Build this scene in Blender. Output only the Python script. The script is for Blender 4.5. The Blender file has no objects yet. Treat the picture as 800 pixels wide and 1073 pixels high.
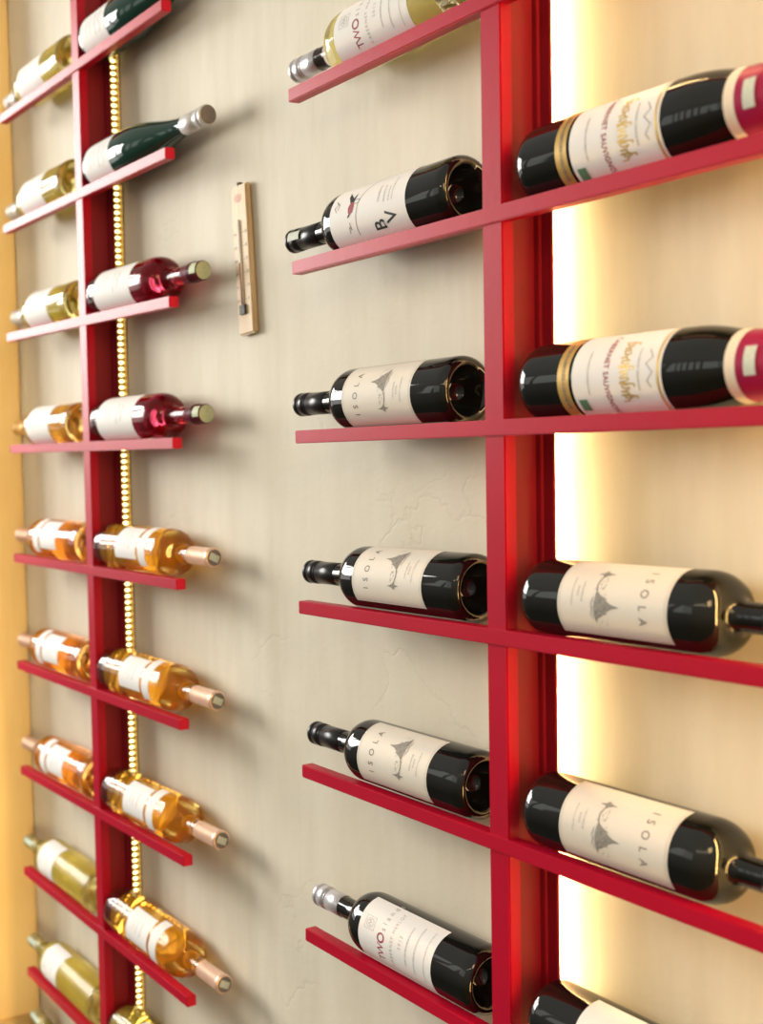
import bpy, bmesh, math, random
from mathutils import Matrix, Vector
random.seed(7)
C = bpy.context.scene.collection
PI = math.pi

# ------------------------------------------------------------------ helpers
def link(name, mesh, mat=None, parent=None, smooth=False, keep=None):
    o = bpy.data.objects.new(name, mesh)
    C.objects.link(o)
    if mat is not None:
        for m in (mat if isinstance(mat, (list, tuple)) else [mat]):
            mesh.materials.append(m)
    if smooth:
        for p in mesh.polygons: p.use_smooth = True
    if parent is not None: o.parent = parent
    return o

def tag(o, label, cat, group=None):
    o['label'] = label; o['category'] = cat
    if group: o['group'] = group
    return o

def struct(o):
    o['kind'] = 'structure'; return o

def empty(name, mat):
    o = bpy.data.objects.new(name, None)
    o.empty_display_size = .02
    C.objects.link(o)
    o.matrix_world = mat
    return o

def bm_mesh(bm, name):
    me = bpy.data.meshes.new(name); bm.to_mesh(me); bm.free(); return me

def box_bm(x0, x1, y0, y1, z0, z1, bev=0.0, zfun=None, seg=2):
    bm = bmesh.new()
    bmesh.ops.create_cube(bm, size=1)
    for v in bm.verts:
        v.co = Vector(((x0+x1)/2+v.co.x*(x1-x0), (y0+y1)/2+v.co.y*(y1-y0), (z0+z1)/2+v.co.z*(z1-z0)))
    if bev: bmesh.ops.bevel(bm, geom=bm.edges[:], offset=bev, segments=seg, affect='EDGES')
    if zfun:
        for v in bm.verts: v.co.z += zfun(v.co.x)
    return bm

def lathe_mesh(name, prof, seg=64, mats=None, knurl=None):
    """prof = [(r, z)...] turned about Z; mats = function z -> material index"""
    bm = bmesh.new(); rings = []
    for i, (r, z) in enumerate(prof):
        if r < 1e-6: rings.append([bm.verts.new((0, 0, z))]); continue
        ring = []
        for s in range(seg):
            a = 2*PI*s/seg; rr = r
            if knurl and i in knurl: rr = r - (knurl[i] if s % 2 else 0)
            ring.append(bm.verts.new((rr*math.cos(a), rr*math.sin(a), z)))
        rings.append(ring)
    for i in range(len(rings)-1):
        a, b = rings[i], rings[i+1]
        mi = mats((prof[i][1]+prof[i+1][1])/2, i) if mats else 0
        for s in range(seg):
            t = (s+1) % seg
            if len(a) == 1: f = bm.faces.new((a[0], b[t], b[s]))
            elif len(b) == 1: f = bm.faces.new((a[s], a[t], b[0]))
            else: f = bm.faces.new((a[s], a[t], b[t], b[s]))
            f.material_index = mi
            f.smooth = True
    bmesh.ops.recalc_face_normals(bm, faces=bm.faces[:])
    return bm_mesh(bm, name)

# ------------------------------------------------------------------ materials
def new_mat(name):
    m = bpy.data.materials.new(name); m.use_nodes = True
    nt = m.node_tree; b = nt.nodes['Principled BSDF']
    return m, nt, b

def plain(name, col, rough=.5, metal=0, spec=.5, trans=0, ior=1.45, noise=0, nscale=60, bump=0, bscale=200, coat=0):
    m, nt, b = new_mat(name)
    b.inputs['Base Color'].default_value = (*col, 1)
    b.inputs['Roughness'].default_value = rough
    b.inputs['Metallic'].default_value = metal
    b.inputs['Specular IOR Level'].default_value = spec
    b.inputs['Transmission Weight'].default_value = trans
    b.inputs['IOR'].default_value = ior
    b.inputs['Coat Weight'].default_value = coat
    tc = nt.nodes.new('ShaderNodeTexCoord')
    if noise:
        n = nt.nodes.new('ShaderNodeTexNoise'); n.inputs['Scale'].default_value = nscale
        n.inputs['Detail'].default_value = 4
        mx = nt.nodes.new('ShaderNodeMix'); mx.data_type = 'RGBA'
        mx.inputs['A'].default_value = (*[c*(1-noise) for c in col], 1)
        mx.inputs['B'].default_value = (*[min(1, c*(1+noise)) for c in col], 1)
        nt.links.new(tc.outputs['Object'], n.inputs['Vector'])
        nt.links.new(n.outputs['Fac'], mx.inputs['Factor'])
        nt.links.new(mx.outputs['Result'], b.inputs['Base Color'])
    if bump:
        n2 = nt.nodes.new('ShaderNodeTexNoise'); n2.inputs['Scale'].default_value = bscale
        n2.inputs['Detail'].default_value = 3
        bp = nt.nodes.new('ShaderNodeBump'); bp.inputs['Strength'].default_value = bump
        bp.inputs['Distance'].default_value = .001
        nt.links.new(tc.outputs['Object'], n2.inputs['Vector'])
        nt.links.new(n2.outputs['Fac'], bp.inputs['Height'])
        nt.links.new(bp.outputs['Normal'], b.inputs['Normal'])
    return m

def plaster(name, c0, c1, c2, crack=True):
    m, nt, b = new_mat(name)
    N = nt.nodes; L = nt.links
    tc = N.new('ShaderNodeTexCoord')
    mp = N.new('ShaderNodeMapping'); mp.inputs['Scale'].default_value = (9, 9, 1.3)
    L.new(tc.outputs['Object'], mp.inputs['Vector'])
    n1 = N.new('ShaderNodeTexNoise'); n1.inputs['Scale'].default_value = 2.2; n1.inputs['Detail'].default_value = 8
    n1.inputs['Roughness'].default_value = .62
    L.new(mp.outputs['Vector'], n1.inputs['Vector'])
    n2 = N.new('ShaderNodeTexNoise'); n2.inputs['Scale'].default_value = 2.6; n2.inputs['Detail'].default_value = 6
    L.new(tc.outputs['Object'], n2.inputs['Vector'])
    r1 = N.new('ShaderNodeValToRGB')
    r1.color_ramp.elements[0].position = .3; r1.color_ramp.elements[0].color = (*c0, 1)
    r1.color_ramp.elements[1].position = .68; r1.color_ramp.elements[1].color = (*c1, 1)
    L.new(n1.outputs['Fac'], r1.inputs['Fac'])
    mx = N.new('ShaderNodeMix'); mx.data_type = 'RGBA'; mx.inputs['B'].default_value = (*c2, 1)
    r2 = N.new('ShaderNodeMapRange'); r2.inputs['From Min'].default_value = .42; r2.inputs['From Max'].default_value = .72
    r2.inputs['To Max'].default_value = .55
    L.new(n2.outputs['Fac'], r2.inputs['Value']); L.new(r2.outputs['Result'], mx.inputs['Factor'])
    L.new(r1.outputs['Color'], mx.inputs['A'])
    col = mx.outputs['Result']
    # trowel bump + a few hairline cracks
    n3 = N.new('ShaderNodeTexNoise'); n3.inputs['Scale'].default_value = 14; n3.inputs['Detail'].default_value = 9
    n3.inputs['Roughness'].default_value = .6
    L.new(tc.outputs['Object'], n3.inputs['Vector'])
    vo = N.new('ShaderNodeTexVoronoi'); vo.feature = 'DISTANCE_TO_EDGE'; vo.inputs['Scale'].default_value = 4.6
    dv = N.new('ShaderNodeVectorMath'); dv.operation = 'ADD'
    n4 = N.new('ShaderNodeTexNoise'); n4.inputs['Scale'].default_value = 9; n4.inputs['Detail'].default_value = 5
    L.new(tc.outputs['Object'], n4.inputs['Vector'])
    sc = N.new('ShaderNodeVectorMath'); sc.operation = 'SCALE'; sc.inputs['Scale'].default_value = .22
    L.new(n4.outputs['Color'], sc.inputs[0])
    L.new(tc.outputs['Object'], dv.inputs[0]); L.new(sc.outputs['Vector'], dv.inputs[1])
    L.new(dv.outputs['Vector'], vo.inputs['Vector'])
    lt = N.new('ShaderNodeMapRange'); lt.inputs['From Min'].default_value = 0; lt.inputs['From Max'].default_value = .018
    lt.inputs['To Min'].default_value = 1; lt.inputs['To Max'].default_value = 0
    L.new(vo.outputs['Distance'], lt.inputs['Value'])
    mk = N.new('ShaderNodeMapRange'); mk.inputs['From Min'].default_value = .60; mk.inputs['From Max'].default_value = .68
    n5 = N.new('ShaderNodeTexNoise'); n5.inputs['Scale'].default_value = 3.7
    L.new(tc.outputs['Object'], n5.inputs['Vector']); L.new(n5.outputs['Fac'], mk.inputs['Value'])
    ck = N.new('ShaderNodeMath'); ck.operation = 'MULTIPLY'
    L.new(lt.outputs['Result'], ck.inputs[0]); L.new(mk.outputs['Result'], ck.inputs[1])
    hs = N.new('ShaderNodeMath'); hs.operation = 'MULTIPLY_ADD'; hs.inputs[1].default_value = -.22 if crack else 0
    L.new(ck.outputs['Value'], hs.inputs[0]); L.new(n3.outputs['Fac'], hs.inputs[2])
    bp = N.new('ShaderNodeBump'); bp.inputs['Strength'].default_value = .22; bp.inputs['Distance'].default_value = .006
    L.new(hs.outputs['Value'], bp.inputs['Height']); L.new(bp.outputs['Normal'], b.inputs['Normal'])
    dk = N.new('ShaderNodeMix'); dk.data_type = 'RGBA'; dk.inputs['B'].default_value = (*[c*.72 for c in c0], 1)
    dm = N.new('ShaderNodeMath'); dm.operation = 'MULTIPLY'; dm.inputs[1].default_value = .12 if crack else 0
    L.new(ck.outputs['Value'], dm.inputs[0]); L.new(dm.outputs['Value'], dk.inputs['Factor'])
    L.new(col, dk.inputs['A']); L.new(dk.outputs['Result'], b.inputs['Base Color'])
    b.inputs['Roughness'].default_value = .62; b.inputs['Specular IOR Level'].default_value = .3
    return m

def emis(name, col, s):
    m, nt, b = new_mat(name)
    b.inputs['Base Color'].default_value = (*col, 1)
    b.inputs['Emission Color'].default_value = (*col, 1)
    b.inputs['Emission Strength'].default_value = s
    return m

M = {}
M['wall'] = plaster('beige plaster', (.68, .615, .48), (.78, .725, .59), (.72, .65, .50))
M['pier'] = plaster('ochre plaster', (.82, .58, .25), (.90, .66, .30), (.80, .54, .20), False)
def red_paint():
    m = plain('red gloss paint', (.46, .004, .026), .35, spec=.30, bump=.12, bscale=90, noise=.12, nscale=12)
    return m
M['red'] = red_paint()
M['shaded_red'] = plain('shaded red paint', (.25, .002, .014), .5, noise=.12, nscale=14, bump=.1, bscale=80)  # rack red with the shade of the recessed parts put into the colour
M['black_glass'] = plain('black wine bottle glass', (.006, .007, .006), .035, spec=.55, ior=1.52, noise=.2, nscale=20)
M['green_glass'] = plain('dark green bottle glass', (.008, .040, .028), .035, spec=.55, ior=1.52, noise=.2, nscale=20)
def tint(name, col, ior=1.25, rough=.0, trans=1.0):
    m = plain(name, col, rough, trans=trans, ior=ior, noise=.04, nscale=30, coat=.22, spec=.35)
    m.node_tree.nodes['Principled BSDF'].inputs['Coat Roughness'].default_value = .10
    return m
M['clear'] = tint('clear bottle glass', (.90, .86, .86), 1.3)
M['rose'] = tint('amber rose wine', (1.0, .50, .035), trans=.84)
M['rose_deep'] = tint('deep amber rose wine', (.98, .38, .025), trans=.80)
M['red_wine'] = tint('bright red wine', (.40, .004, .016), trans=.80)
M['white_wine'] = tint('pale yellow wine', (.86, .72, .12), trans=.76)
M['pale_wine'] = tint('straw coloured wine', (.92, .84, .36), trans=.78)
M['olive_wine'] = tint('green tinted white wine', (.76, .61, .10), rough=.3, trans=.7)
M['amber_wine'] = tint('honey coloured wine', (.95, .52, .06), trans=.74)
M['paper'] = plain('white label paper', (.82, .80, .77), .65, noise=.03, nscale=180, bump=.05, bscale=900)
M['cream_paper'] = plain('cream label paper', (.74, .69, .60), .6, noise=.03, nscale=180, bump=.05, bscale=900)
M['gold_paper'] = plain('gold label band', (.55, .36, .11), .42, metal=.35, noise=.15, nscale=90)
M['ink'] = plain('grey printing ink', (.16, .14, .12), .6, noise=.2, nscale=200)
M['pale_ink'] = plain('pale grey printing ink', (.42, .40, .37), .6, noise=.2, nscale=200)
M['black_ink'] = plain('black printing ink', (.02, .02, .02), .6, noise=.2, nscale=200)
M['sketch_ink'] = plain('sketch ink', (.27, .25, .22), .7, noise=.88, nscale=520)
M['red_ink'] = plain('dull red printing ink', (.32, .03, .05), .6, noise=.2, nscale=200)
M['gold_ink'] = plain('gold printing ink', (.72, .50, .16), .35, metal=.5, noise=.2, nscale=120)
M['green_ink'] = plain('green printing ink', (.10, .24, .13), .6, noise=.4, nscale=300)
M['cap_black'] = plain('black screw cap', (.018, .018, .019), .28, metal=.3, noise=.2, nscale=90)
M['cap_silver'] = plain('silver screw cap', (.62, .60, .62), .32, metal=.55, noise=.06, nscale=90)
M['cap_white'] = plain('pale silver capsule', (.68, .68, .66), .35, metal=.25, noise=.08, nscale=120)
M['cap_copper'] = plain('copper pink foil capsule', (.90, .62, .46), .33, metal=.55, noise=.12, nscale=80)
M['cap_maroon'] = plain('maroon capsule', (.10, .012, .022), .28, noise=.15, nscale=80)
M['cap_magenta'] = plain('burgundy foil capsule', (.36, .012, .07), .33, metal=.1, noise=.1, nscale=80)
M['cap_end'] = plain('dark capsule top', (.20, .17, .15), .4, metal=.3, noise=.3, nscale=140)
M['cap_amber'] = plain('amber capsule', (.62, .36, .10), .35, metal=.2, noise=.1, nscale=80)
M['mint_paper'] = plain('pale mint paper strip', (.52, .66, .58), .6, noise=.2, nscale=300)
M['cap_mint'] = plain('olive capsule', (.42, .34, .14), .35, metal=.2, noise=.1, nscale=80)
M['stamp'] = plain('pale green tax stamp', (.50, .54, .33), .6, noise=.25, nscale=320)
M['stamp_pale'] = plain('pale tax stamp', (.60, .63, .52), .6, noise=.2, nscale=320)
M['led'] = emis('warm white diode', (1, .80, .36), 4.5)
M['tape'] = plain('gold led tape', (.50, .34, .08), .4, metal=.3, noise=.15, nscale=120)
M['screw'] = plain('steel screw', (.25, .23, .22), .35, metal=.9, noise=.2, nscale=200)
def wood():
    m, nt, b = new_mat('pale pine wood')
    N = nt.nodes; L = nt.links
    tc = N.new('ShaderNodeTexCoord'); mp = N.new('ShaderNodeMapping'); mp.inputs['Scale'].default_value = (60, 60, 4)
    n = N.new('ShaderNodeTexNoise'); n.inputs['Scale'].default_value = 2; n.inputs['Detail'].default_value = 5
    r = N.new('ShaderNodeValToRGB')
    r.color_ramp.elements[0].position = .3; r.color_ramp.elements[0].color = (.62, .42, .20, 1)
    r.color_ramp.elements[1].position = .7; r.color_ramp.elements[1].color = (.76, .57, .33, 1)
    L.new(tc.outputs['Object'], mp.inputs['Vector']); L.new(mp.outputs['Vector'], n.inputs['Vector'])
    L.new(n.outputs['Fac'], r.inputs['Fac']); L.new(r.outputs['Color'], b.inputs['Base Color'])
    b.inputs['Roughness'].default_value = .5
    return m
M['wood'] = wood()

# ------------------------------------------------------------------ layout (metres; y=0 is the front of the bars)
XL, PW, PF, PD = -.9203, .0262, .0615, .0650   # PF..PD: back plate of a post
ZR, ZL, S = -.1013, .5696, .2232
BT, BD = .0172, .018
YB, H, RB = .0378, .0353, .0400
WALL = .0778
XC = -1.3427
RIGHT_DZ = {-2: (-.0017, .0), -1: (-.0014, .0008), 0: (0, .0004), 1: (-.0033, .0041), 2: (-.0012, -.0012), 3: (-.0022, -.002)}
LEFT_DZ = {0: (.006, .0025), 1: (.0058, .0011), 2: (.008, -.0046), 3: (.0005, -.002), 4: (-.0027, -.0021),
           5: (-.0049, -.003), 6: (-.0046, -.0004), 7: (.0022, -.0074), 8: (.0081, -.004), 9: (.006, -.004)}
def bar_line(side, k):
    """returns function x -> z of the bar's top edge"""
    if side == 'R':
        x0, x1 = -.3135, .340; l, r = RIGHT_DZ[k]; z = ZR-k*S
    else:
        x0, x1 = XL-.3185, XL+PW+.2808; l, r = LEFT_DZ[k]; z = ZL-k*S
    return x0, x1, (lambda x: z+l+(r-l)*(x-x0)/(x1-x0))

# ------------------------------------------------------------------ setting
struct(link('wall_back', bm_mesh(box_bm(XC-.5, 1.9, WALL, WALL+.1, -1.75, 1.5), 'wall_back'), M['wall']))
struct(link('wall_left', bm_mesh(box_bm(XC-.55, XC, -.03, WALL+.001, -1.75, 1.5, .006), 'wall_left'), M['pier']))

# ------------------------------------------------------------------ racks
def rack(side, ks, z0, z1, label):
    xp = XL if side == 'L' else 0.0
    root = empty('wine_rack', Matrix.Translation((xp+PW/2, .03, z0)))
    tag(root, label, 'wine rack', 'red wall wine racks')
    inv = Matrix.Translation((-(xp+PW/2), -.03, -z0))
    def part(name, bm, mat):
        me = bm_mesh(bm, name); me.transform(inv); return link(name, me, mat, root)
    DX = .0028 if side == 'L' else .0107
    part('post', box_bm(xp, xp+PW, .003, .020, z0, z1, .0012), M['red'])
    part('post_web', box_bm(xp+.008, xp+PW-.008, .0195, PF+.001, z0, z1), M['shaded_red'])
    bm = box_bm(xp-DX, xp+PW+DX, PF, PD, z0, z1, .0008)
    for x0, x1, y in ((xp-DX+.0145, xp+PW+DX-.0145, PF-.0022), (xp+.002, xp+PW-.002, PF-.0042)):
        me = bm_mesh(box_bm(x0, x1, y, PF+.001, z0, z1, .0006), 't'); bm.from_mesh(me); bpy.data.meshes.remove(me)
    part('back_panel', bm, M['shaded_red'])
    inset = .0025 if side == 'L' else .020
    part('wall_batten', box_bm(xp+.004, xp+PW+DX-inset, PD-.001, WALL-.0002, z0, z1), M['shaded_red'])
    for k in ks:
        x0, x1, f = bar_line(side, k)
        bm = bmesh.new()
        b2 = box_bm(x0, x1, 0, BD, -BT, 0, .0011, f); me = bm_mesh(b2, 't'); bm.from_mesh(me); bpy.data.meshes.remove(me)
        part('shelf_bar', bm, M['red'])
        bm = bmesh.new()
        bmesh.ops.create_cone(bm, cap_ends=True, segments=16, radius1=.0022, radius2=.0016, depth=.0015,
                              matrix=Matrix.Translation((xp+PW-.0055, PF-.0026, f(xp)-.045)) @ Matrix.Rotation(PI/2, 4, 'X'))
        part('screw', bm, M['screw'])
    return root
rack('L', range(0, 10), -1.55, 1.05, 'red rack farther away on the left, a visible string of lights along its post')
rack('R', range(-2, 4), -1.40, .95, 'near red rack holding dark bottles, its post right of the picture centre')

# ------------------------------------------------------------------ led strips
def led_strip(x, face, y, z0, z1, pitch, label, maxn=100, zc=-.25):
    """tape standing on edge in the gap behind a post; face=+1 looks to +x"""
    root = empty('led_strip', Matrix.Translation((x, y, z0)))
    tag(root, label, 'light strip', 'led strips behind the rack posts')
    t = .0012
    bm = box_bm(min(0, face*t), max(0, face*t), -.0056, .0058, 0, z1-z0)
    link('tape', bm_mesh(bm, 'tape'), M['tape'], root)
    link('channel', bm_mesh(box_bm(.0016, .0135, WALL-.0019-y, WALL-.0004-y, 0, z1-z0), 'channel'), M['tape'], root)
    def led():
        b = bmesh.new()
        bmesh.ops.create_uvsphere(b, u_segments=10, v_segments=6, radius=1)
        for v in b.verts:
            v.co = Vector((v.co.x*.0012+face*.0016, v.co.y*.0050, v.co.z*.0030))
        for f in b.faces: f.smooth = True
        return b
    me = bm_mesh(led(), 'led'); me.materials.append(M['led'])
    zs = [pitch*(i+.5) for i in range(int((z1-z0)/pitch))]
    near = sorted(zs, key=lambda z: abs(z+z0-zc))
    for z in sorted(near[:maxn]):
        o = bpy.data.objects.new('led', me); C.objects.link(o); o.parent = root; o.location = (0, 0, z)
    rest = near[maxn:]
    if rest:
        bm = bmesh.new(); src = bm_mesh(led(), 't')
        for z in rest:
            n = len(bm.verts); bm.from_mesh(src); bm.verts.ensure_lookup_table()
            for v in bm.verts[n:]: v.co.z += z
        bpy.data.meshes.remove(src)
        o = link('leds', bm_mesh(bm, 'leds'), M['led'], root); o['kind'] = 'stuff'
    return root
led_strip(XL+PW+.0028-.0022, 1, .0710, -1.5, 1.0, .0112, 'glowing strip of warm white dots running up beside the far rack post')

# ------------------------------------------------------------------ bottle profiles
def base_prof(R):
    return [(0, .037), (.006, .0362), (.013, .033), (.0205, .0245), (.0258, .0105), (.0284, .0022), (.0308, 0),
            (.0338, .0004), (.0368, .0022), (R-.0010, .0052), (R-.0003, .0085), (R, .013)]
def shoulder(R, zs, ze, rn, n=12, fil=.28):
    pts = []
    rf = rn+(R-rn)*fil; zf = zs+(ze-zs)*.74
    for i in range(1, n+1):
        a = i/n*PI*.42
        s = math.sin(a)/math.sin(PI*.42); c = (math.cos(a)-math.cos(PI*.42))/(1-math.cos(PI*.42))
        pts.append((rf+(R-rf)*c, zs+(zf-zs)*s))
    p0 = Vector(pts[-1]); d = (p0-Vector(pts[-2])).normalized(); p2 = Vector((rn, ze))
    t = (p0.x-rn)/max(1e-6, -d.x) if d.x < -1e-3 else 0
    p1 = Vector((rn+.0008, min(p0.y+d.y*t, ze-.002)))
    for i in range(1, 7):
        u = i/6; q = p0*(1-u)**2+p1*2*u*(1-u)+p2*u*u
        pts.append((q.x, q.y))
    return pts
def straight(r0, z0, r1, z1, n):
    return [(r0+(r1-r0)*i/n, z0+(z1-z0)*i/n) for i in range(1, n+1)]
def bordeaux(L, zs=.182, ze=.216, rn=.0142, R=RB, fil=.28):
    return base_prof(R)+straight(R, .013, R, zs, 10)+shoulder(R, zs, ze, rn, fil=fil)+straight(rn, ze, rn, L-.004, 6)+[(rn-.001, L-.002), (0, L-.002)]
def flute(L, R=RB):
    pts = base_prof(R)+straight(R, .013, R, .130, 8)
    for i in range(1, 19):
        u = i/18; s = u*u*(3-2*u); s = .75*s+.25*u
        pts.append((R+(.0143-R)*s,   .130+.150*u))
    return pts+straight(.0143, .280, .0140, L-.004, 5)+[(.013, L-.002), (0, L-.002)]

def radius_at(prof, z):
    for (r0, z0), (r1, z1) in zip(prof[11:], prof[12:]):
        if z0 <= z <= z1: return r0+(r1-r0)*(z-z0)/max(1e-9, z1-z0)
    return prof[-3][0]

# ------------------------------------------------------------------ things wrapped on the bottle (u = reading direction in metres, w = height up the bottle)
def wrap(u, w, r): return (r*math.sin(u/r), -r*math.cos(u/r), w)

def patch_mesh(name, r, u0, u1, w0, w1, thick=.00025, nu=40, corner=0):
    bm = bmesh.new(); grid = []
    for i in range(nu+1):
        u = u0+(u1-u0)*i/nu
        # rounded corners
        d = min(u-u0, u1-u); c = 0
        if corner and d < corner: c = corner-math.sqrt(max(0, corner*corner-(corner-d)**2))
        grid.append([bm.verts.new(wrap(u, w, r)) for w in (w0+c, (w0+w1)/2, w1-c)])
    for i in range(nu):
        for j in range(2): bm.faces.new((grid[i][j], grid[i+1][j], grid[i+1][j+1], grid[i][j+1]))
    for f in bm.faces: f.smooth = True
    return bm_mesh(bm, name)

def shapes_mesh(name, polys, r):
    """polys: list of [(u,w),...] filled outlines, cut into narrow pieces and bent round the bottle"""
    bm = bmesh.new()
    for p in polys:
        try: bm.faces.new([bm.verts.new((u, w, 0)) for u, w in p])
        except ValueError: pass
    bmesh.ops.triangulate(bm, faces=bm.faces[:])
    us = [v.co.x for v in bm.verts]
    if us:
        lo, hi = min(us), max(us); n = int((hi-lo)/.004)
        for i in range(1, n+1):
            bmesh.ops.bisect_plane(bm, geom=bm.verts[:]+bm.edges[:]+bm.faces[:], plane_co=(lo+(hi-lo)*i/(n+1), 0, 0), plane_no=(1, 0, 0))
    for v in bm.verts: v.co = Vector(wrap(v.co.x, v.co.y, r))
    return bm_mesh(bm, name)

def stroke(pts, wd):
    out = []
    for (a, b) in zip(pts, pts[1:]):
        a = Vector(a); b = Vector(b); d = (b-a)
        if d.length < 1e-7: continue
        n = Vector((-d.y, d.x)).normalized()*wd/2; e = d.normalized()*wd*.25
        out.append([tuple(a-n-e), tuple(b-n+e), tuple(b+n+e), tuple(a+n-e)])
    return out

def text_bm(txt, size, spacing=1.0, align='CENTER', shear=0, bold=0):
    cu = bpy.data.curves.new('t', 'FONT'); cu.body = txt; cu.size = size; cu.space_character = spacing
    cu.align_x = align; cu.shear = shear; cu.resolution_u = 3; cu.offset = bold
    ob = bpy.data.objects.new('t', cu); C.objects.link(ob)
    dg = bpy.context.evaluated_depsgraph_get(); dg.update()
    me = bpy.data.meshes.new_from_object(ob.evaluated_get(dg))
    bm = bmesh.new(); bm.from_mesh(me)
    bpy.data.meshes.remove(me); bpy.data.objects.remove(ob); bpy.data.curves.remove(cu)
    return bm

TEXT_CACHE = {}
def texts_mesh(name, items, r):
    """items: (text, size, u, w, spacing, shear, bold)"""
    key = (name, str(items), r)
    if key in TEXT_CACHE: return TEXT_CACHE[key]
    bm = bmesh.new()
    for it in items:
        txt, size, u, w = it[:4]
        sp = it[4] if len(it) > 4 else 1; sh = it[5] if len(it) > 5 else 0; bo = it[6] if len(it) > 6 else 0
        b2 = text_bm(txt, size, sp, 'CENTER', sh, bo)
        me = bm_mesh(b2, 't'); n = len(bm.verts); bm.from_mesh(me); bpy.data.meshes.remove(me)
        bm.verts.ensure_lookup_table()
        for v in bm.verts[n:]: v.co.x += u; v.co.y += w
    bmesh.ops.triangulate(bm, faces=bm.faces[:])
    for v in bm.verts: v.co = Vector(wrap(v.co.x, v.co.y, r))
    TEXT_CACHE[key] = bm_mesh(bm, name)
    return TEXT_CACHE[key]

def fine_lines(u0, u1, w, h, seed):
    """a line of tiny unreadable print as short dashes"""
    rnd = random.Random(seed); out = []; u = u0
    while u < u1:
        l = rnd.uniform(.0006, .0013)
        out.append([(u, w), (u+l, w), (u+l, w+h*rnd.uniform(.7, 1)), (u, w+h)])
        u += l+rnd.uniform(.0004, .0012)
    return out

# ------------------------------------------------------------------ capsules
def cap_prof(z0, L, r, style):
    p = [(r-.0004, z0), (r, z0+.0004)]
    if style == 'screw':      # rings and a threaded rim near the top
        for z in (L-.0230, L-.0195):
            p += [(r, z-.0012), (r-.0009, z-.0007), (r-.0009, z+.0002), (r+.0003, z+.0007)]
        p += [(r+.0006, L-.0165), (r+.0008, L-.0090), (r-.0002, L-.0084), (r-.0002, L-.0074), (r+.0008, L-.0068), (r+.0008, L-.0018), (r-.0003, L-.0003)]
    elif style == 'foil':
        p += [(r, L-.0075), (r+.0007, L-.0068), (r+.0008, L-.0012), (r-.0002, L-.0002)]
    elif style == 'ringed':
        for z in (L-.026, L-.0215, L-.017):
            p += [(r, z-.0012), (r+.0012, z), (r, z+.0012)]
        p += [(r+.0003, L-.002), (r-.0004, L-.0003)]
    p += [(r*.6, L), (0, L)]
    return p

MESH = {}
def cached(key, fn):
    if key not in MESH: MESH[key] = fn()
    return MESH[key]

def obj_from(name, me, mat, parent):
    o = bpy.data.objects.new(name, me); C.objects.link(o); o.parent = parent
    if not me.materials:
        for m in (mat if isinstance(mat, (list, tuple)) else [mat]): me.materials.append(m)
    return o

def body(root, key, prof, mats, split=None):
    def fn():
        if split:
            return lathe_mesh('glass_body', prof, 72, lambda z, i: (0 if (z < split[0] or i < 11 or z > split[1]) else 1))
        return lathe_mesh('glass_body', prof, 96, None, {8: .0012, 9: .0010})
    return obj_from('glass_body', cached(('body', key), fn), mats, root)

def place(side, k, xb, neck, L, roll=0, dz=0, tilt=0):
    """root matrix of a bottle lying on bar k, base at xb, neck=+1 right / -1 left, roll in degrees lifts the label"""
    _, _, f = bar_line(side, k)
    d = Vector((neck, 0, f(xb+neck*L)-f(xb))); d.z = d.z*1.0/L+tilt; d.normalize()
    Z = d; Y = Vector((0, 1, 0)); X = Y.cross(Z).normalized()
    R = Matrix((X, Y, Z)).transposed().to_4x4()
    base = Vector((xb, YB, f(xb)+H+dz))
    rr = math.radians(roll)*(1 if neck < 0 else -1)
    return Matrix.Translation(base) @ R @ Matrix.Rotation(rr, 4, 'Z')

R1 = RB+.0003; R2 = RB+.00055
# ------------------------------------------------------------------ bottle kinds
def castle_polys():
    """island with a pointed tower, a shore line curving to a smaller islet"""
    P = []
    P.append([(-.001, .0905), (.002, .0940), (.0045, .0980), (.0075, .1010), (.0098, .1045), (.0110, .1095), (.0119, .1125),
              (.0126, .1095), (.0140, .1045), (.0165, .1008), (.0195, .0975), (.0215, .0945), (.0235, .0915), (.0280, .0900), (.0235, .0893), (.0150, .0888), (.006, .0892)])
    P.append([(.0040, .0935), (.0048, .1005), (.0055, .1010), (.0062, .0950)])
    P.append([(.0172, .0955), (.0180, .1010), (.0186, .1010), (.0192, .0940)])
    for i in range(7): P += stroke([(.004+i*.0026, .0875-.0008*(i % 3)), (.0085+i*.0026, .0872-.0008*(i % 3))], .0004)
    P += stroke([(-.0010, .0908), (-.0050, .0895), (-.0090, .0893), (-.0125, .0905), (-.0165, .0915)], .0011)
    P.append([(-.0230, .0915), (-.0205, .0935), (-.0195, .0975), (-.0186, .1010), (-.0178, .0970), (-.0160, .0935), (-.0135, .0915), (-.0180, .0895)])
    P.append([(-.0195, .0900), (-.0185, .0860), (-.0178, .0850), (-.0172, .0900)])
    rnd = random.Random(5)
    for _ in range(60):
        u = rnd.uniform(-.022, .027); w = .0905+rnd.uniform(-.004, .011)*(1 if u > 0 else .6)
        P += stroke([(u, w), (u+rnd.uniform(.0008, .0022), w+rnd.uniform(-.0006, .0006))], .00035)
    return [[(u*1.12, .0905+(w-.0905)*1.15+.002) for u, w in p] for p in P]

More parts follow.
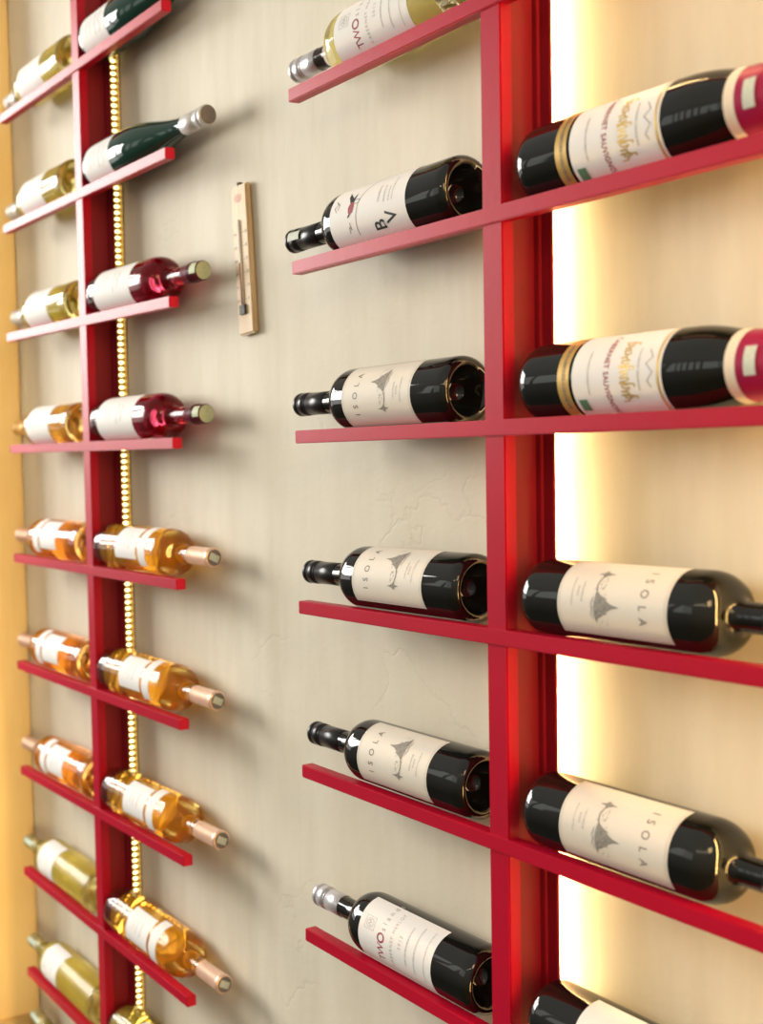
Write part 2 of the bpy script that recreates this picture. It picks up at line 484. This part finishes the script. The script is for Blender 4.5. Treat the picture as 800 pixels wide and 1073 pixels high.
def isola(side, k, xb, neck, roll, label):
    L = .2935
    root = empty('wine_bottle', place(side, k, xb, neck, L, roll)); tag(root, label, 'wine bottle', 'dark bottles with castle sketch labels')
    body(root, 'isola', bordeaux(L, .180, .214), M['black_glass'])
    cap = obj_from('screw_cap', cached('capblack', lambda: lathe_mesh('screw_cap', cap_prof(L-.060, L, .0150, 'screw'), 56)), M['cap_black'], root)
    lab = obj_from('label', cached('isolalab', lambda: patch_mesh('label', R1, -.046, .046, .0495, .1655)), M['cream_paper'], root)
    def border():
        a, b, c, d = -.0435, .0435, .0518, .1632
        return shapes_mesh('border', stroke([(a, c), (b, c), (b, d), (a, d), (a, c)], .0004), R2)
    obj_from('border', cached('isolabor', border), M['pale_ink'], lab)
    obj_from('lettering', cached('isolatxt', lambda: texts_mesh('lettering', [('ISOLA', .0115, 0, .1375, 2.1)], R2)), M['ink'], lab)
    obj_from('fine_print', cached('isolafp', lambda: shapes_mesh('fine_print', fine_lines(-.010, .010, .076, .0018, 1)+fine_lines(-.005, .005, .071, .0018, 2)+fine_lines(-.014, .014, .065, .0016, 3), R2)), M['pale_ink'], lab)
    obj_from('castle_sketch', cached('isolaemb', lambda: shapes_mesh('castle_sketch', castle_polys(), R2)), M['sketch_ink'], lab)
    return root

def two_islands(side, k, xb, neck, roll, white, label):
    L = .2965
    root = empty('wine_bottle', place(side, k, xb, neck, L, roll)); tag(root, label, 'wine bottle', 'silver capped bottles with seal labels')
    if white: body(root, 'twow', bordeaux(L, .184, .220), [M['clear'], M['pale_wine']], (.012, .222))
    else: body(root, 'twor', bordeaux(L, .184, .220), M['black_glass'])
    cap = obj_from('screw_cap', cached('capsilver', lambda: lathe_mesh('screw_cap', cap_prof(L-.050, L, .0150, 'screw'), 56)), M['cap_silver'], root)
    obj_from('lettering', cached('captwo', lambda: texts_mesh('lettering', [('TWO', .0085, 0, L-.0465)], .0153)), M['pale_ink'], cap)
    lab = obj_from('label', cached('twolab', lambda: patch_mesh('label', R1, -.047, .047, .0540, .1755)), M['paper'], root)
    obj_from('lettering', cached('twotxt', lambda: texts_mesh('lettering', [('T', .015, -.0265, .1315), ('W', .015, -.0155, .1315), ('O', .0165, -.0015, .131, 1, 0, .0003)], R2)), M['red_ink'], lab)
    obj_from('small_lettering', cached('twotxt2', lambda: texts_mesh('small_lettering', [('islands', .0105, .0265, .132, 1.7), ('CABERNET MERLOT', .0062, .004, .1165, 1.35), ('2012', .0062, .004, .1035, 1.5)], R2)), M['pale_ink'], lab)
    def seal():
        a, b, c, d = .002, .018, .1500, .1660
        P = stroke([(a, c), (b, c), (b, d), (a, d), (a, c)], .0005)
        ring = [(.010+.0055*math.cos(t*PI/12), .158+.0055*math.sin(t*PI/12)) for t in range(25)]
        P += stroke(ring, .0006)
        P += stroke([(.0065, .156), (.0085, .1605), (.0105, .156), (.0125, .1605), (.0135, .157)], .0008)
        return shapes_mesh('seal', P, R2)
    obj_from('seal', cached('twoseal', seal), M['pale_ink'], lab)
    obj_from('fine_print', cached('twofp', lambda: shapes_mesh('fine_print', fine_lines(-.02, .028, .0935, .0022, 11)+fine_lines(-.026, .034, .080, .002, 12)+fine_lines(-.03, .035, .0645, .0014, 13), R2)), M['pale_ink'], lab)
    return root

def bird_bottle(side, k, xb, neck, roll, label):
    L = .3065
    root = empty('wine_bottle', place(side, k, xb, neck, L, roll)); tag(root, label, 'wine bottle')
    body(root, 'bv', bordeaux(L, .190, .226), M['black_glass'])
    cap = obj_from('screw_cap', cached('capbv', lambda: lathe_mesh('screw_cap', cap_prof(L-.062, L, .0151, 'screw'), 56)), M['cap_black'], root)
    obj_from('tax_stamp', patch_mesh('tax_stamp', .0163, -.004, .008, L-.031, L-.008), M['stamp_pale'], cap)
    lab = obj_from('label', patch_mesh('label', R1, -.075, .075, .0555, .1845, nu=64), M['paper'], root)
    obj_from('lettering', texts_mesh('lettering', [('B', .025, -.0260, .0925, 1, 0, .0003), ('V', .025, -.0190, .0720, 1, 0, .0003)], R2), M['black_ink'], lab)
    bu, bw = .008, .1460
    def off(pts): return [(bu+u, bw+w) for u, w in pts]
    obj_from('bird_wings', shapes_mesh('bird_wings', [off([(.0196, .0090), (.0150, .0052), (.0100, -.0005), (.0030, -.0030), (.0005, .0015), (.0060, .0042), (.0120, .0080)]),
        off([(.0160, -.0062), (.0090, -.0050), (.0020, -.0035), (.0015, .0005), (.0080, -.0010), (.0120, -.0030)]),
        off([(-.0080, .0015), (-.0130, .0055), (-.0150, .0060), (-.0140, .0030), (-.0100, -.0010)])], R2), M['black_ink'], lab)
    obj_from('bird_breast', shapes_mesh('bird_breast', [off([(.0040, .0012), (-.0020, .0052), (-.0090, .0045), (-.0120, .0020), (-.0090, -.0030), (-.0020, -.0045), (.0030, -.0032)])], R2+.0001), M['red_ink'], lab)
    P = stroke(off([(-.0390, -.0075), (-.0280, -.0078), (-.0147, -.0090), (.0000, -.0115), (.0100, -.0150), (.0200, -.0210), (.0300, -.0290), (.0420, -.0440), (.0480, -.0560)]), .0008)
    P += stroke(off([(.0005, -.0045), (.0010, -.0115), (.0060, -.0125), (.0060, -.0060)]), .0007)
    P += stroke(off([(-.034, .006), (-.026, .0045), (-.030, .0015), (-.021, .003)]), .0008)
    P += stroke([(.004, .172), (.010, .176), (.014, .171), (.019, .1755), (.013, .168), (.007, .170)], .0008)
    obj_from('drawn_line', shapes_mesh('drawn_line', P, R2), M['ink'], lab)
    obj_from('fine_print', shapes_mesh('fine_print', fine_lines(.002, .022, .098, .0030, 21)+fine_lines(.0, .022, .089, .0022, 22)+fine_lines(.0, .018, .0815, .002, 23)+fine_lines(.0, .030, .076, .0016, 24), R2), M['pale_ink'], lab)
    return root

def cabernet(side, k, xb, neck, roll, label):
    L = .300
    root = empty('wine_bottle', place(side, k, xb, neck, L, roll)); tag(root, label, 'wine bottle', 'bottles with gold bands and burgundy capsules')
    prof = base_prof(RB)+straight(RB, .013, RB, .172, 10)+[(.0397, .178), (.0390, .184), (.0380, .190), (.0367, .196), (.0350, .202), (.0333, .208), (.0321, .213), (.0312, .219), (.0306, .227), (.0301, .236), (.0292, .245), (.0275, .253), (.0245, .261), (.0205, .269), (.0170, .277), (.0150, .285), (.0146, L-.004), (.0135, L-.002), (0, L-.002)]
    body(root, 'cab', prof, M['black_glass'])
    band = obj_from('gold_band', cached('cabband', lambda: patch_mesh('gold_band', R1, -.062, .062, .0515, .0645, nu=56)), M['gold_paper'], root)
    obj_from('fine_print', cached('cabbandfp', lambda: shapes_mesh('fine_print', fine_lines(-.035, .035, .0570, .0035, 31), R2)), M['ink'], band)
    lab = obj_from('label', cached('cablab', lambda: patch_mesh('label', R1, -.062, .062, .0680, .1610, nu=56)), M['paper'], root)
    obj_from('lettering', cached('cabtxt', lambda: texts_mesh('lettering', [('CABERNET SAUVIGNON', .0074, .002, .1030, 1.08, 0, .0001)], R2)), M['red_ink'], lab)
    def script():
        rnd = random.Random(3); pts = []
        for i in range(90):
            t = i/89; u = -.030+.060*t
            pts.append((u+.0012*math.sin(i*1.3), .1245+.0035*math.sin(i*.9)+.0020*math.sin(i*2.3+1)))
        P = stroke(pts, .0013)
        for u in (-.029, -.004, .012, .024): P += stroke([(u, .119), (u+.0015, .1335), (u+.004, .134)], .0015)
        P += stroke([(-.056, .1575), (.056, .1575)], .0022)
        return shapes_mesh('gold_script', P, R2)
    obj_from('gold_script', cached('cabgold', script), M['gold_ink'], lab)
    obj_from('crest', cached('cabcrest', lambda: shapes_mesh('crest', fine_lines(-.020, .020, .1375, .0022, 33)+stroke([(-.018, .1475), (-.010, .1520), (-.004, .1460), (.004, .1525), (.012, .1470), (.018, .1500)], .0010), R2)), M['pale_ink'], lab)
    obj_from('fine_print', cached('cabfp', lambda: shapes_mesh('fine_print', fine_lines(-.022, .022, .0850, .002, 34), R2)), M['pale_ink'], lab)
    def st(): return shapes_mesh('green_mark', [[(.026, .0715), (.040, .0715), (.040, .0805), (.026, .0805)]], R2)
    obj_from('green_mark', cached('cabgreen', st), M['green_ink'], lab)
    def cp():
        return lathe_mesh('capsule', [(radius_at(prof, z)+.0004, z) for z in (.216, .220, .223, .226, .23, .236, .24, .245, .249, .253, .257, .261, .265, .269, .273, .277, .285)]+[(.0151, L-.008), (.0155, L-.007), (.0153, L-.001), (.0145, L), (0, L)], 56)
    cap = obj_from('capsule', cached('cabcap', cp), M['cap_magenta'], root)
    def rim():
        z0 = .2130; z1 = .2215
        return lathe_mesh('capsule_rim', [(radius_at(prof, z)+.0007, z) for z in (z0, z0+.002, z0+.004, z0+.006, z1)], 56)
    obj_from('capsule_rim', cached('cabrim', rim), M['cream_paper'], cap)
    obj_from('capsule_mark', cached('cabmark', lambda: patch_mesh('capsule_mark', radius_at(prof, .2285)+.0009, -.013, .013, .2285, .2385)), M['stamp_pale'], cap)
    return root

def rose(side, k, xb, neck, roll, deep, label, grp='rose bottles with copper foil'):
    L = .328
    root = empty('wine_bottle', place(side, k, xb, neck, L, roll)); tag(root, label, 'wine bottle', grp)
    body(root, 'rose%d' % deep, bordeaux(L, .205, .247, .0140), [M['clear'], M['rose_deep' if deep else 'rose']], (.030, .262))
    lab = obj_from('label', cached('roselab', lambda: patch_mesh('label', R1, -.031, .031, .0860, .1560)), M['paper'], root)
    obj_from('fine_print', cached('rosefp', lambda: shapes_mesh('fine_print', fine_lines(-.013, .013, .131, .003, 41)+fine_lines(-.012, .012, .118, .002, 42)+fine_lines(-.008, .008, .108, .002, 43), R2)), M['pale_ink'], lab)
    obj_from('neck_band', cached('roseband', lambda: patch_mesh('neck_band', R1, -.042, .042, .1625, .1850)), M['paper'], root)
    cap = obj_from('foil_capsule', cached('rosecap', lambda: lathe_mesh('foil_capsule', cap_prof(.268, L, .0146, 'foil'), 56)), M['cap_copper'], root)
    def end():
        bm = bmesh.new(); bmesh.ops.create_circle(bm, cap_ends=True, segments=40, radius=.0128, matrix=Matrix.Translation((0, 0, L+.0003))); return bm_mesh(bm, 'capsule_top')
    e = obj_from('capsule_top', cached('roseend', end), M['cap_end'], cap)
    def mk(): return bm_mesh(box_bm(-.0055, .0055, -.009, .009, L+.0004, L+.0007), 'tax_stamp')
    obj_from('tax_stamp', cached('rosestamp', mk), M['stamp_pale'], cap)
    return root

def red_clear(side, k, xb, neck, roll, label):
    L = .316
    root = empty('wine_bottle', place(side, k, xb, neck, L, roll)); tag(root, label, 'wine bottle', 'clear bottles of bright red wine')
    body(root, 'redc', bordeaux(L, .188, .232, .0142), [M['clear'], M['red_wine']], (.026, .300))
    lab = obj_from('label', cached('redlab', lambda: patch_mesh('label', R1, -.052, .052, .0330, .1560, nu=56)), M['paper'], root)
    def fp():
        P = stroke([(-.016, .116), (-.008, .122), (-.002, .114), (.006, .121), (.014, .115)], .0014)
        P += fine_lines(-.018, .018, .102, .003, 51)+fine_lines(-.012, .012, .078, .002, 52)+fine_lines(-.012, .012, .066, .002, 53)
        return shapes_mesh('fine_print', P, R2)
    obj_from('fine_print', cached('redfp', fp), M['pale_ink'], lab)
    cap = obj_from('capsule', cached('redcap', lambda: lathe_mesh('capsule', cap_prof(.272, L, .0150, 'ringed'), 56)), M['cap_maroon'], root)
    def mk():
        bm = bmesh.new()
        bmesh.ops.create_circle(bm, cap_ends=True, segments=40, radius=.0139, matrix=Matrix.Translation((0, 0, L+.0006)))
        me = patch_mesh('t', .0165, -.009, .009, L-.016, L+.0006); bm.from_mesh(me); bpy.data.meshes.remove(me)
        return bm_mesh(bm, 'tax_stamp')
    obj_from('tax_stamp', cached('redstamp', mk), M['stamp'], cap)
    return root

def green_flute(side, k, xb, neck, roll, label):
    L = .340
    root = empty('wine_bottle', place(side, k, xb, neck, L, roll)); tag(root, label, 'wine bottle', 'tall green bottles with sloping shoulders')
    body(root, 'flute', flute(L), M['green_glass'])
    lab = obj_from('label', cached('flutelab', lambda: patch_mesh('label', R1, -.060, .060, .0140, .1000, nu=56)), M['paper'], root)
    def fp():
        P = stroke([(-.020, .080), (-.010, .086), (-.002, .078), (.008, .086), (.020, .080)], .0011)
        P += fine_lines(-.02, .02, .066, .003, 61)+fine_lines(-.014, .014, .050, .002, 62)+fine_lines(-.016, .016, .036, .002, 63)
        return shapes_mesh('fine_print', P, R2)
    obj_from('fine_print', cached('flutefp', fp), M['pale_ink'], lab)
    cap = obj_from('screw_cap', cached('flutecap', lambda: lathe_mesh('screw_cap', cap_prof(.280, L, .0151, 'screw'), 56)), M['cap_white'], root)
    def end():
        bm = bmesh.new(); bmesh.ops.create_circle(bm, cap_ends=True, segments=40, radius=.0142, matrix=Matrix.Translation((0, 0, L+.0004))); return bm_mesh(bm, 'cap_top')
    e = obj_from('cap_top', cached('fluteend', end), M['cap_end'], cap)
    return root

def white_bottle(side, k, xb, neck, roll, wine, capm, label, L=.300, lab=(.078, .178), half=.055, grp='white wine bottles', dz=0, tilt=0, key=''):
    root = empty('wine_bottle', place(side, k, xb, neck, L, roll, dz, tilt)); tag(root, label, 'wine bottle', grp)
    zs = L-.116
    body(root, 'white'+wine+key, bordeaux(L, zs, zs+.038, .0142), [M['clear'], M[wine]], (.012, L-.052))
    lb = obj_from('label', cached('wl'+key+str(lab), lambda: patch_mesh('label', R1, -half, half, lab[0], lab[1], nu=48)), M['paper'], root)
    m = (lab[0]+lab[1])/2
    obj_from('fine_print', cached('wfp'+key+str(lab), lambda: shapes_mesh('fine_print', fine_lines(-.014, .014, m+.018, .003, 71)+fine_lines(-.010, .010, m+.006, .002, 72)+fine_lines(-.012, .012, m-.012, .002, 73), R2)), M['pale_ink'], lb)
    obj_from('screw_cap', cached('wcap'+capm+str(L), lambda: lathe_mesh('screw_cap', cap_prof(L-.052, L, .0150, 'screw'), 48)), M[capm], root)
    if capm == 'cap_mint': obj_from('tax_stamp', cached('wst'+str(L), lambda: patch_mesh('tax_stamp', .0163, -.005, .005, L-.040, L-.001)), M['mint_paper'], root)
    return root

# ------------------------------------------------------------------ bottles, near rack left of the post (necks left)
two_islands('R', -2, -.045, -1, 2, True, 'white wine bottle with silver cap on the topmost bar, left of the near post')
bird_bottle('R', -1, -.0500, -1, 6, 'dark bottle whose white label shows a red bird and large letters BV')
isola('R', 0, -.0530, -1, 8, 'dark castle label bottle left of the near post, directly below the red bird bottle')
isola('R', 1, -.0400, -1, 28, 'dark castle label bottle left of the near post, middle of the three there')
isola('R', 2, -.0365, -1, 22, 'dark castle label bottle left of the near post, lowest of the three there')
two_islands('R', 3, -.0300, -1, 14, False, 'dark bottle with silver cap and TWO lettering, below the castle label bottles')
# right of the post (necks right)
cabernet('R', -1, .0440, 1, 4, 'gold banded dark bottle with burgundy capsule, upper of the two at the right edge')
cabernet('R', 0, .0445, 1, 6, 'gold banded dark bottle with burgundy capsule, lower of the two at the right edge')
isola('R', 1, .0445, 1, 22, 'dark castle label bottle right of the near post, directly under the gold banded bottles')
isola('R', 2, .0440, 1, 22, 'dark castle label bottle right of the near post, lower of the two there')

def plain_dark(side, k, xb, neck, roll, label):
    L = .298
    root = empty('wine_bottle', place(side, k, xb, neck, L, roll)); tag(root, label, 'wine bottle')
    body(root, 'pdark', bordeaux(L, .182, .217), M['black_glass'])
    lb = obj_from('label', patch_mesh('label', R1, -.047, .047, .058, .176), M['paper'], root)
    obj_from('fine_print', shapes_mesh('fine_print', fine_lines(-.02, .02, .142, .004, 81)+fine_lines(-.014, .014, .118, .002, 82), R2), M['pale_ink'], lb)
    obj_from('screw_cap', lathe_mesh('screw_cap', cap_prof(L-.058, L, .0150, 'screw'), 48), M['cap_black'], root)
    return root
plain_dark('R', 3, .0475, 1, 24, 'dark bottle with plain white label, cut off by the bottom edge on the right')

# ------------------------------------------------------------------ bottles, far rack right of the post (necks right)
ORD = ['top', 'second', 'third', 'fourth', 'fifth', 'sixth', 'seventh', 'eighth', 'ninth']
green_flute('L', 0, -.8905, 1, 4, 'tall green bottle cut off by the top edge, right of the far post')
green_flute('L', 1, -.8905, 1, 4, 'tall green bottle with pale cap pointing right, on the far rack\'s second bar')
red_clear('L', 2, -.8890, 1, 16, 'bright red wine bottle with stamped cap, upper of the two, left of the thermometer')
red_clear('L', 3, -.8900, 1, 16, 'bright red wine bottle with stamped cap, lower of the two, above the rose bottles')
for k, xb in ((4, -.8905), (5, -.8900), (6, -.8885), (7, -.8903)):
    rose('L', k, xb, 1, 26, 0, ['amber rose bottle with copper foil, topmost of the four right of the far post',
        'amber rose bottle with copper foil, second of the four right of the far post',
        'amber rose bottle with copper foil, third of the four right of the far post',
        'amber rose bottle with copper foil, lowest of the four right of the far post'][k-4])
white_bottle('L', 8, -.8900, 1, 20, 'white_wine', 'cap_white', 'pale yellow bottle at the bottom edge right of the far post, mostly cut off', L=.31, key='b')
# left of the post (necks left)
XW = -.972
white_bottle('L', 0, -.967, -1, 6, 'white_wine', 'cap_white', 'pale yellow wine bottle left of the far post, topmost of the three there')
white_bottle('L', 1, -.974, -1, 6, 'white_wine', 'cap_white', 'pale yellow wine bottle left of the far post, middle of the three there')
white_bottle('L', 2, -.966, -1, 6, 'white_wine', 'cap_white', 'pale yellow wine bottle left of the far post, lowest of the three there')
white_bottle('L', 3, -.975, -1, 8, 'amber_wine', 'cap_amber', 'honey coloured bottle left of the far post, between pale yellow and rose bottles', grp=None)
for k, xb in ((4, -.952), (5, -.957), (6, -.953)):
    rose('L', k, xb, -1, 22, 1, ['deep amber rose bottle pointing left, topmost of the three left of the far post',
        'deep amber rose bottle pointing left, middle of the three left of the far post',
        'deep amber rose bottle pointing left, lowest of the three left of the far post'][k-4], 'rose bottles left of the far post')
white_bottle('L', 7, -.960, -1, 26, 'olive_wine', 'cap_mint', 'green tinted white wine bottle in the lower left, upper of the two', L=.325, lab=(.140, .206), half=.045, grp='green tinted bottles in the lower left', key='o')
white_bottle('L', 8, -.957, -1, 26, 'olive_wine', 'cap_mint', 'green tinted white wine bottle in the lower left, lower of the two', L=.325, lab=(.140, .206), half=.045, grp='green tinted bottles in the lower left', key='o')

white_bottle('L', 9, -.957, -1, 26, 'olive_wine', 'cap_mint', 'wine bottle of which only the cap shows at the bottom left corner', L=.325, lab=(.140, .206), half=.045, grp=None, key='o', dz=.03, tilt=.09)
def ledge():
    bm = box_bm(XC-.5, XC+.012, -.20, WALL+.001, -1.75, -1.335, .03, None, 5)
    return struct(link('trim_1', bm_mesh(bm, 'trim_1'), M['pier'], None, True))
ledge()

# ------------------------------------------------------------------ thermometer on the wall
def thermometer():
    W, Ht, T = .0385, .224, .0100
    root = empty('wall_thermometer', Matrix.Translation((-.529+.0193+.0025, WALL-T-.001, .0480)) @ Matrix.Rotation(math.radians(-3.4), 4, 'Y'))
    tag(root, 'narrow wooden thermometer hanging on the beige wall between the two racks', 'thermometer')
    bm = box_bm(-W/2, W/2, 0, T, 0, Ht, .0025, None, 3)
    brd = link('board', bm_mesh(bm, 'board'), M['wood'], root)
    tube = plain('glass tube', (.86, .86, .84), .08, noise=.03, nscale=60)
    def rod(name, z0, z1, r, y, mat, x=0):
        bm = bmesh.new()
        bmesh.ops.create_cone(bm, cap_ends=True, segments=14, radius1=r, radius2=r, depth=z1-z0, matrix=Matrix.Translation((x, y, (z0+z1)/2)))
        return link(name, bm_mesh(bm, name), mat, root, True)
    rod('glass_tube', .042, .172, .0019, -.0012, tube, -.002)
    rod('red_column', .045, .108, .0009, -.0029, M['red_ink'], -.002)
    bm = box_bm(-.0085, .0045, -.0035, .001, .030, .045, .0008)
    for i in range(4):
        a = box_bm(-.0085, .0045, -.0045, -.003, .0312+i*.0037, .0328+i*.0037); me = bm_mesh(a, 't'); bm.from_mesh(me); bpy.data.meshes.remove(me)
    link('bulb_clip', bm_mesh(bm, 'bulb_clip'), plain('dark clip metal', (.07, .06, .055), .5, metal=.2, noise=.3, nscale=200), root)
    polys = []
    bm = bmesh.new()
    for i in range(24):
        z = .052+i*.005; l = .006 if i % 4 == 0 else .003
        for sgn in (-1, 1):
            xa = sgn*.004-.002; xb = xa+sgn*l
            v = [bm.verts.new((x, -.0002, zz)) for x, zz in ((xa, z), (xb, z), (xb, z+.0007), (xa, z+.0007))]
            bm.faces.new(v)
    link('scale_marks', bm_mesh(bm, 'scale_marks'), M['ink'], root)
    bm = bmesh.new()
    for i in range(6):
        for sgn, nums in ((1, ['0', '10', '20', '30', '40', '50']), (-1.15, ['32', '50', '68', '86', '104', '122'])):
            b2 = text_bm(nums[i], .0062 if sgn > 0 else .0050); me = bm_mesh(b2, 't'); me.transform(Matrix.Translation((sgn*.0125, -.0003, .0505+i*.020)) @ Matrix.Rotation(PI/2, 4, 'X'))
            bm.from_mesh(me); bpy.data.meshes.remove(me)
    link('numerals', bm_mesh(bm, 'numerals'), M['ink'], root)
    bm = bmesh.new()
    bmesh.ops.create_circle(bm, cap_ends=True, segments=24, radius=.0085, matrix=Matrix.Translation((-.002, -.0003, .205)) @ Matrix.Rotation(PI/2, 4, 'X'))
    for v in bm.verts: v.co.z = .205+(v.co.z-.205)*.75
    red = plain('faded red print', (.70, .40, .28), .6, noise=.4, nscale=300)
    link('red_emblem', bm_mesh(bm, 'red_emblem'), red, root)
    bm = bmesh.new()
    bmesh.ops.create_cone(bm, cap_ends=True, segments=10, radius1=.0015, radius2=.0015, depth=.012, matrix=Matrix.Translation((0, .005, Ht+.003)) @ Matrix.Rotation(PI/2, 4, 'X'))
    for i in range(14):
        a0 = PI*(-.1+1.2*i/14); a1 = PI*(-.1+1.2*(i+1)/14)
        p0 = Vector((.006*math.cos(a0), .004, Ht-.001+.005*math.sin(a0))); p1 = Vector((.006*math.cos(a1), .004, Ht-.001+.005*math.sin(a1)))
        d = p1-p0
        bmesh.ops.create_cone(bm, cap_ends=True, segments=8, radius1=.0011, radius2=.0011, depth=d.length*1.2,
            matrix=Matrix.Translation((p0+p1)/2) @ d.to_track_quat('Z', 'Y').to_matrix().to_4x4())
    link('hanging_hook', bm_mesh(bm, 'hanging_hook'), M['screw'], root, True)
thermometer()

# ------------------------------------------------------------------ lights
def area(name, loc, target, sx, sy, power, col):
    l = bpy.data.lights.new(name, 'AREA'); l.shape = 'RECTANGLE'; l.size = sx; l.size_y = sy; l.energy = power; l.color = col
    o = bpy.data.objects.new(name, l); C.objects.link(o); o.location = loc
    o.rotation_euler = (Vector(target)-Vector(loc)).to_track_quat('-Z', 'Y').to_euler()
    return o
# daylight through the tall window panes far to the left
for i, (wx, wy) in enumerate(((-4.3, -1.25), (-4.2, -2.05), (-4.1, -2.85))):
    area('window_light', (wx, wy, 1.0), (-.3, -.2, .3), .62, 1.7, 80, (1, .97, .91))
    area('window_light', (wx, wy, -.28), (-.3, -.2, -.2), .62, .82, 4, (1, .97, .91))
# farther glazing with mullions across the room
for i in range(9):
    t = i/8
    area('window_light', (-3.7+3.6*t, -3.7-.9*t, .65), (-.2, 0, .2), .30, 1.4, 1.5, (.95, 1, .93))
# warm lamp of the room, then two added fill lights
area('warm_lamp', (1.9, -1.0, .75), (.1, .08, 0), .5, .5, 8, (1, .66, .30))
pl = area('pier_fill_light', (.30, -1.20, -.25), (XC, -.03, -.25), .10, 2.3, 1.3, (1, .80, .46)); pl.data.spread = math.radians(12)  # added narrow beam to brighten the pier face, no real lamp there
area('right_glow_fill', (.86, -.045, -.2), (.10, .10, -.2), .03, 2.2, 20, (1, .58, .17))  # unseen strip, assumed on a next rack, added to widen the warm wall glow
# warm strip light hidden in the gap behind the near post
area('strip_light', (PW+.0107-.018, .0705, -.2), (1, .07, -.2), 2.2, .011, 7.5, (1, .76, .36)).rotation_euler = (0, -PI/2, 0)
area('strip_light', (.003, .0705, -.2), (-1, .07, -.2), 2.2, .011, 1.2, (1, .72, .34)).rotation_euler = (0, PI/2, 0)
# little pendant bulbs of the room
for p in ((1.3, -2.2, .95), (.7, -2.5, .95), (1.9, -1.9, .95)):
    l = bpy.data.lights.new('pendant_light', 'POINT'); l.energy = 5; l.color = (1, .8, .5); l.shadow_soft_size = .035
    o = bpy.data.objects.new('pendant_light', l); C.objects.link(o); o.location = p

w = bpy.data.worlds.new('room'); bpy.context.scene.world = w; w.use_nodes = True
nt = w.node_tree; bg = nt.nodes['Background']
tc = nt.nodes.new('ShaderNodeTexCoord'); sp = nt.nodes.new('ShaderNodeSeparateXYZ')
cr = nt.nodes.new('ShaderNodeValToRGB')
cr.color_ramp.elements[0].position = .25; cr.color_ramp.elements[0].color = (.08, .065, .05, 1)
cr.color_ramp.elements[1].position = .75; cr.color_ramp.elements[1].color = (.66, .62, .55, 1)
mr = nt.nodes.new('ShaderNodeMapRange'); mr.inputs['From Min'].default_value = -1; mr.inputs['From Max'].default_value = 1
nt.links.new(tc.outputs['Generated'], sp.inputs[0]); nt.links.new(sp.outputs['Z'], mr.inputs['Value'])
nt.links.new(mr.outputs['Result'], cr.inputs['Fac']); nt.links.new(cr.outputs['Color'], bg.inputs['Color'])
bg.inputs['Strength'].default_value = .8

# ------------------------------------------------------------------ camera
F, YAW, PITCH, ROLL = 1181.296, 1.16546, -.049136, .033610
def rotm(y, p, r):
    return Matrix.Rotation(y, 3, 'Z') @ Matrix.Rotation(p, 3, 'X') @ Matrix.Rotation(r, 3, 'Y')
Rm = rotm(YAW, PITCH, ROLL)
cam = bpy.data.cameras.new('camera'); co = bpy.data.objects.new('camera', cam); C.objects.link(co)
right, fwd, up = Rm.col[0], Rm.col[1], Rm.col[2]
m3 = Matrix((right, up, -fwd)).transposed()
co.matrix_world = Matrix.Translation((.90277, -.95728, -.12218)) @ m3.to_4x4()
cam.sensor_fit = 'AUTO'; cam.sensor_width = 36
cam.lens = F*36/1073
cam.shift_x = 405/1073; cam.shift_y = 0
cam.clip_start = .05
cam.dof.use_dof = True; cam.dof.focus_distance = 1.37; cam.dof.aperture_fstop = 3.8
sc = bpy.context.scene
sc.camera = co
sc.view_settings.view_transform = 'Standard'
sc.view_settings.look = 'None'
sc.view_settings.exposure = 0
sc.cycles.max_bounces = 16; sc.cycles.transmission_bounces = 12
sc.cycles.sample_clamp_indirect = 4
